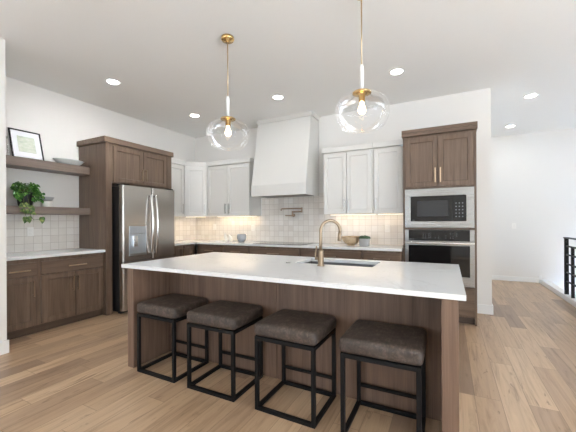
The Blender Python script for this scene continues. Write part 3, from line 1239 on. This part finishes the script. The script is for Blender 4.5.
# ------------------------------------------------------------------ pot filler
u = thing('pot_filler', 'bronze folding pot filler tap on the tile under the hood', 'tap', (-2.49, TB, 1.405))
bm = bmesh.new()
tube(bm, [(0, -.0005, 0), (0, -.012, 0)], .03, 20)
tube(bm, [(0, -.01, 0), (0, -.06, 0)], .013, 14)
obj('wall_mount', bm, M['bronze'], u, .002)
bm = bmesh.new()
tube(bm, [(0, -.055, -.02), (0, -.055, .075)], .013, 12)
tube(bm, [(0, -.055, .06), (.19, -.06, .062)], .013, 12)
tube(bm, [(.19, -.06, .045), (.19, -.06, .135)], .013, 12)
obj('lower_arm', bm, M['bronze'], u, 0)
bm = bmesh.new()
tube(bm, [(.19, -.06, .118), (-.20, -.075, .120), (-.215, -.076, .112), (-.217, -.076, .085)], .013, 12)
obj('upper_arm', bm, M['bronze'], u, 0)
bm = bmesh.new()
tube(bm, [(-.012, -.055, -.005), (-.14, -.058, -.004)], .009, 10)
obj('lever', bm, M['bronze'], u, 0)
bm = bmesh.new()
tube(bm, [(-.15, -.073, .12), (-.15, -.073, .135)], .008, 10)
obj('valve_knob', bm, M['bronze'], u, 0)

# ------------------------------------------------------------------ outlets and switch


def outlet(label, loc, rot=0.0, group=None, switch=False):
    u = thing('outlet' if not switch else 'light_switch', label, 'outlet' if not switch else 'switch', loc, rot, group)
    bx('cover', M['plate'], u, -.036, .036, -.006, -.0003, -.058, .058, bevel=.002)
    if switch:
        bx('rocker', M['ceram'], u, -.016, .016, -.010, -.006, -.033, .033)
    else:
        for s in (-1, 1):
            bx('socket', M['ceram'], u, -.016, .016, -.008, -.006, s * .024 - .015, s * .024 + .015)


G = 'white outlets on the tile'
outlet('white outlet on the left tile under the trailing plant', (XL + .008, 2.066, 1.175), L90, G)
outlet('white outlet on the tile near the room corner, left of the white ornaments', (-4.326, TB, 1.187), 0, G)
outlet('white outlet on the tile above the round glass bowl, left of the hood', (-3.373, TB, 1.172), 0, G)
outlet('white outlet on the tile between the potted succulent and the oven tower', (-.852, TB, 1.174), 0, G)
outlet('white light switch on the far hallway wall', (1.24, YF, 1.175), 0, None, True)

# ------------------------------------------------------------------ things on the worktop
BG = .9155


def ornament(x, y, h, lean, label):
    bm = bmesh.new()
    # slim curved white teardrop: swept tapering body
    pts, rr = [], []
    for i in range(13):
        s = i / 12
        pts.append((lean * s * s, 0, h * s))
        rr.append(.004 + .034 * math.sin(math.pi * (0.30 + .70 * s)) * (1 if s < 1 else .6))
    tube(bm, pts, rr, 20)
    o = obj('ornament', bm, M['ceram'], None, 0, True, (x, y, BG))
    tag(o, label, 'ornament', 'white ceramic ornaments')


ornament(-3.815, 4.78, .165, -.035, 'taller white teardrop ceramic ornament on the back worktop')
ornament(-3.715, 4.80, .135, -.045, 'shorter white teardrop ceramic ornament beside the round glass bowl')

bm = bmesh.new()
lathe(bm, [(0, 0), (.045, 0), (.07, .02), (.088, .065), (.09, .10), (.082, .135), (.076, .145), (.072, .143), (.078, .133), (.085, .10), (.083, .066), (.066, .024), (0, .012)], 32)
tag(obj('glass_bowl', bm, M['smoke'], None, 0, True, (-3.46, 4.80, BG)), 'round smoky glass bowl on the back worktop left of the cooktop', 'bowl')

# wicker bowl
u = thing('wicker_bowl', 'woven tan basket bowl beside the potted succulent', 'bowl', (-1.345, 4.74, BG))
bm = bmesh.new()
prof = [(0, .012), (.05, .014), (.095, .036), (.130, .080), (.147, .130), (.150, .142), (.142, .142), (.125, .085), (.088, .044), (.05, .024), (0, .022)]
lathe(bm, prof, 36)
o = obj('bowl', bm, M['wicker'], u, 0, True)
bm = bmesh.new()
lathe(bm, [(.035, 0), (.055, 0), (.058, .014), (.035, .014)], 24, (0, 0, 0), True)
obj('foot_ring', bm, M['wicker'], u, 0, True)

# succulent planter
u = thing('potted_succulent', 'small green succulent in a grey concrete pot beside the basket bowl', 'plant', (-1.118, 4.66, BG))
bm = bmesh.new()
lathe(bm, [(0, 0), (.07, 0), (.076, .006), (.079, .112), (.076, .116), (.070, .112), (.068, .095), (0, .093)], 30)
obj('pot', bm, M['concrete'], u, 0, True)
bm = bmesh.new()
for (cx, cy, sc) in ((-.03, -.02, 1.0), (.03, -.025, .95), (0, .03, 1.05), (-.045, .03, .8), (.048, .02, .8)):
    for ring_, (cnt, tilt, ln_) in enumerate(((7, 22, .050), (6, 48, .050), (4, 75, .044))):
        for i in range(cnt):
            a_ = 2 * math.pi * (i + ring_ * .5) / cnt
            d_ = Vector((math.cos(a_) * math.cos(R(tilt)), math.sin(a_) * math.cos(R(tilt)), math.sin(R(tilt))))
            b_ = Vector((cx, cy, .108))
            L_ = ln_ * sc
            tube(bm, [b_, b_ + d_ * L_ * .45, b_ + d_ * L_ * .85, b_ + d_ * L_ * 1.1 + Vector((0, 0, .006))], [.005, .013 * sc, .012 * sc, .002], 6)
obj('foliage', bm, M['succ'], u, 0, True)

# ------------------------------------------------------------------ things on the shelves
# framed print, leaning back against the wall
u = thing('picture_frame', 'black framed pale green print leaning on the upper shelf', 'picture', (-4.715, 1.835, 2.0865), L90)
u.rotation_euler = (R(-16), 0, 0)
u.matrix_basis = Matrix.Translation((-4.715, 1.835, 2.0915)) @ Matrix.Rotation(L90, 4, 'Z') @ Matrix.Rotation(R(-17), 4, 'X')
fw, fh, ft = .335, .402, .014
bm = bmesh.new()
o4 = [(0, 0), (fw, 0), (fw, fh), (0, fh)]
i4 = [(ft, ft), (fw - ft, ft), (fw - ft, fh - ft), (ft, fh - ft)]
A = [[bm.verts.new((a_, y, b_)) for a_, b_ in q] for q, y in ((o4, 0), (i4, 0), (i4, .012), (o4, .018))]
for p, q in ((0, 1), (1, 2), (3, 0)):
    for k in range(4):
        j = (k + 1) % 4
        bm.faces.new((A[p][k], A[p][j], A[q][j], A[q][k]))
bm.faces.new(A[3][::-1])
obj('frame', bm, M['black'], u, .001)
bx('mat_board', M['mat'], u, ft, fw - ft, .008, .0115, ft, fh - ft, bevel=0)
bx('print', M['print'], u, .075, fw - .075, .0065, .0078, .10, fh - .085, bevel=0)

# oval dish
bm = bmesh.new()
prof = [(0, 0), (.45, 0), (.55, .006), (.8, .035), (1.0, .072), (1.02, .076), (.97, .076), (.78, .043), (.5, .016), (0, .012)]
lathe(bm, prof, 40)
for v in bm.verts:
    v.co.x *= .125
    v.co.y *= .192
tag(obj('dish', bm, M['ceramb'], None, 0, True, (-4.712, 2.462, 2.0855)), 'pale oval ceramic dish on the upper shelf right of the framed print', 'dish')

# glass jar half hidden by the wall end
u = thing('glass_jar', 'clear glass jar at the wall end of the upper shelf', 'jar', (-4.71, 1.73, 2.0855))
bm = bmesh.new()
prof = [(0, 0), (.06, 0), (.066, .01), (.066, .16), (.05, .20), (.048, .225)]
lathe(bm, prof + [(r - .003 if r > .01 else 0, z + .003) for r, z in prof[::-1]], 32)
obj('body', bm, M['glass'], u, 0, True)
bm = bmesh.new()
lathe(bm, [(0, .226), (.054, .226), (.054, .24), (.015, .248), (.02, .262), (0, .272)], 24)
obj('lid', bm, M['nickel'], u, 0, True)
bm = bmesh.new()
tube(bm, [(0, .066, .17), (0, .10, .16), (0, .105, .10), (0, .066, .05)], .006, 8)
obj('handle', bm, M['glass'], u, 0, True)

# canister with a grey bowl on it, behind the plant
bm = bmesh.new()
lathe(bm, [(0, 0), (.055, 0), (.06, .006), (.06, .078), (.055, .082), (0, .082)], 28)
tag(obj('canister', bm, M['ceram'], None, 0, True, (-4.776, 2.222, 1.4975)), 'low white ceramic canister on the lower shelf behind the plant', 'canister')
bm = bmesh.new()
lathe(bm, [(0, 0), (.04, 0), (.06, .012), (.078, .045), (.08, .055), (.074, .055), (.055, .02), (0, .012)], 28)
tag(obj('bowl', bm, M['greyb'], None, 0, True, (-4.776, 2.222, 1.5800)), 'small grey bowl resting on the white canister behind the plant', 'bowl')

# trailing plant
PX, PY, PZ = -4.69, 1.945, 1.4975
u = thing('potted_plant', 'green trailing pothos in a black pot on the lower shelf', 'plant', (PX, PY, PZ))
bm = bmesh.new()
lathe(bm, [(0, 0), (.065, 0), (.07, .005), (.092, .165), (.092, .172), (.085, .172), (.082, .155), (0, .15)], 30)
obj('pot', bm, M['potblk'], u, 0, True)


def leaf(bm, base, direc, up, L, Wd):
    """heart-shaped leaf folded along its midrib"""
    t_ = Vector(direc).normalized()
    s_ = t_.cross(Vector(up)).normalized()
    n_ = s_.cross(t_).normalized()
    B = Vector(base)
    prof = [(0.0, .0), (-.04, .28), (.10, .47), (.35, .50), (.6, .38), (.82, .18), (1.0, .0)]
    mid, lf, rt = [], [], []
    for (a_, w_) in prof:
        droop = -.22 * max(0, a_) ** 2
        mid.append(bm.verts.new(B + t_ * (max(a_, 0) * L) + n_ * (droop * L - .05 * L * (w_ > 0))))
        if 0 < w_:
            lf.append(bm.verts.new(B + t_ * (a_ * L) + s_ * (w_ * Wd) + n_ * (droop * L + .06 * L)))
            rt.append(bm.verts.new(B + t_ * (a_ * L) - s_ * (w_ * Wd) + n_ * (droop * L + .06 * L)))
    for side, flip in ((lf, False), (rt, True)):
        chain = [mid[0]] + side + [mid[-1]]
        for i in range(len(chain) - 1):
            a_, b_ = mid[i], mid[i + 1]
            c_, d_ = chain[i + 1], chain[i]
            vs = []
            for v in (a_, b_, c_, d_):
                if v not in vs:
                    vs.append(v)
            if len(vs) >= 3:
                try:
                    bm.faces.new(vs[::-1] if flip else vs)
                except ValueError:
                    pass


rnd = random.Random(11)
bm = bmesh.new()
sb = bmesh.new()
for i in range(130):
    a_ = rnd.uniform(0, 2 * math.pi)
    el = rnd.uniform(-.35, 1.25)
    rr_ = rnd.uniform(.06, .15)
    c_ = Vector((math.cos(a_) * math.cos(el) * rr_ * .8, math.sin(a_) * math.cos(el) * rr_ * 1.0 + .012, .185 + math.sin(el) * rr_ * .85))
    c_.x = max(c_.x, -.125)
    c_.y = max(c_.y, -.082) if c_.z < .2 else max(c_.y, -.10)
    c_.y = min(c_.y, .125)
    if c_.z < .17 and c_.y < -.02 and i % 3:
        continue
    out = Vector((math.cos(a_) + .35, math.sin(a_), rnd.uniform(-.5, .5)))
    L_ = rnd.uniform(.036, .056)
    if c_.x + PX - .03 < XL + .03:
        out.x = abs(out.x)
    out.z -= .35
    leaf(bm, c_, out, (1, rnd.uniform(-.5, .3), rnd.uniform(.1, .9)), L_, L_ * .85)
    if i % 3 == 0:
        tube(sb, [(0, 0, .15), c_ * .6 + Vector((0, 0, .06)), c_], .0022, 5)
# leaves falling over the pot front and toward the right
for i in range(34):
    s_ = rnd.random()
    side = rnd.choice((-1, 1, 1))
    c_ = Vector((rnd.uniform(.085, .125), side * rnd.uniform(.02, .15), rnd.uniform(.075, .17)))
    leaf(bm, c_, (rnd.uniform(.4, 1), side * rnd.uniform(0, .6), rnd.uniform(-1, -.2)), (1, 0, .6), rnd.uniform(.04, .06), rnd.uniform(.034, .05))
obj('foliage', bm, M['leaf'], u, 0, True)
obj('stems', sb, M['stem'], u, 0, True)


def vine(pts, leaves):
    sb = bmesh.new()
    tube(sb, pts, .0028, 6)
    v_ = obj('vine', sb, M['stem'], u, 0, True)
    bm = bmesh.new()
    for (p, d_, L_) in leaves:
        leaf(bm, p, d_, (1, 0, .3), L_, L_ * .8)
    obj('vine_leaves', bm, M['leaf2'], v_, 0, True)


fx_ = .135
vine([(.05, -.03, .17), (.105, -.03, .15), (fx_, -.02, .06), (fx_, -.01, -.05), (fx_, .0, -.12), (fx_, .03, -.17), (fx_, .08, -.165), (fx_, .115, -.15)],
     [((fx_, -.03, .03), (.3, -.6, -.6), .075), ((fx_, -.01, .0), (.3, .5, -.7), .08), ((fx_, -.015, -.06), (.3, -.7, -.3), .07), ((fx_, .0, -.075), (.3, .8, -.4), .065),
      ((fx_, -.03, -.13), (.15, .25, -1), .085), ((fx_, .115, -.135), (.15, .1, -1), .085)])
vine([(.05, -.05, .17), (.11, -.06, .14), (fx_, -.07, .03), (fx_, -.06, -.08), (fx_, -.045, -.14)],
     [((fx_, -.07, .02), (.3, -.7, -.5), .07), ((fx_, -.06, -.05), (.3, -.8, -.2), .06), ((fx_, -.05, -.135), (.2, -.2, -1), .08)])

# ------------------------------------------------------------------ stair railing
u = thing('stair_railing', 'black metal stair railing with horizontal bars on the white curb', 'railing', (1.72, 6.63, .075))
RL = 2.9
bx('post', M['black'], u, -.025, .025, -.025, .025, 0, .915)
bx('post', M['black'], u, -.025, .025, -RL - .025, -RL + .025, 0, .915)
bx('handrail', M['black'], u, -.03, .03, -RL - .03, .045, .915, .935, bevel=.003)
bx('bracket', M['black'], u, -.012, .012, -.05, -.026, .85, .88)
for yy in (-.29, -1.2, -2.1):
    bx('baluster', M['black'], u, -.019, .019, yy - .019, yy + .019, 0, .79)
for zz in (.213, .36, .50, .652, .79):
    bx('bar', M['black'], u, -.011, .011, -RL + .026, -.026, zz - .011, zz + .011)
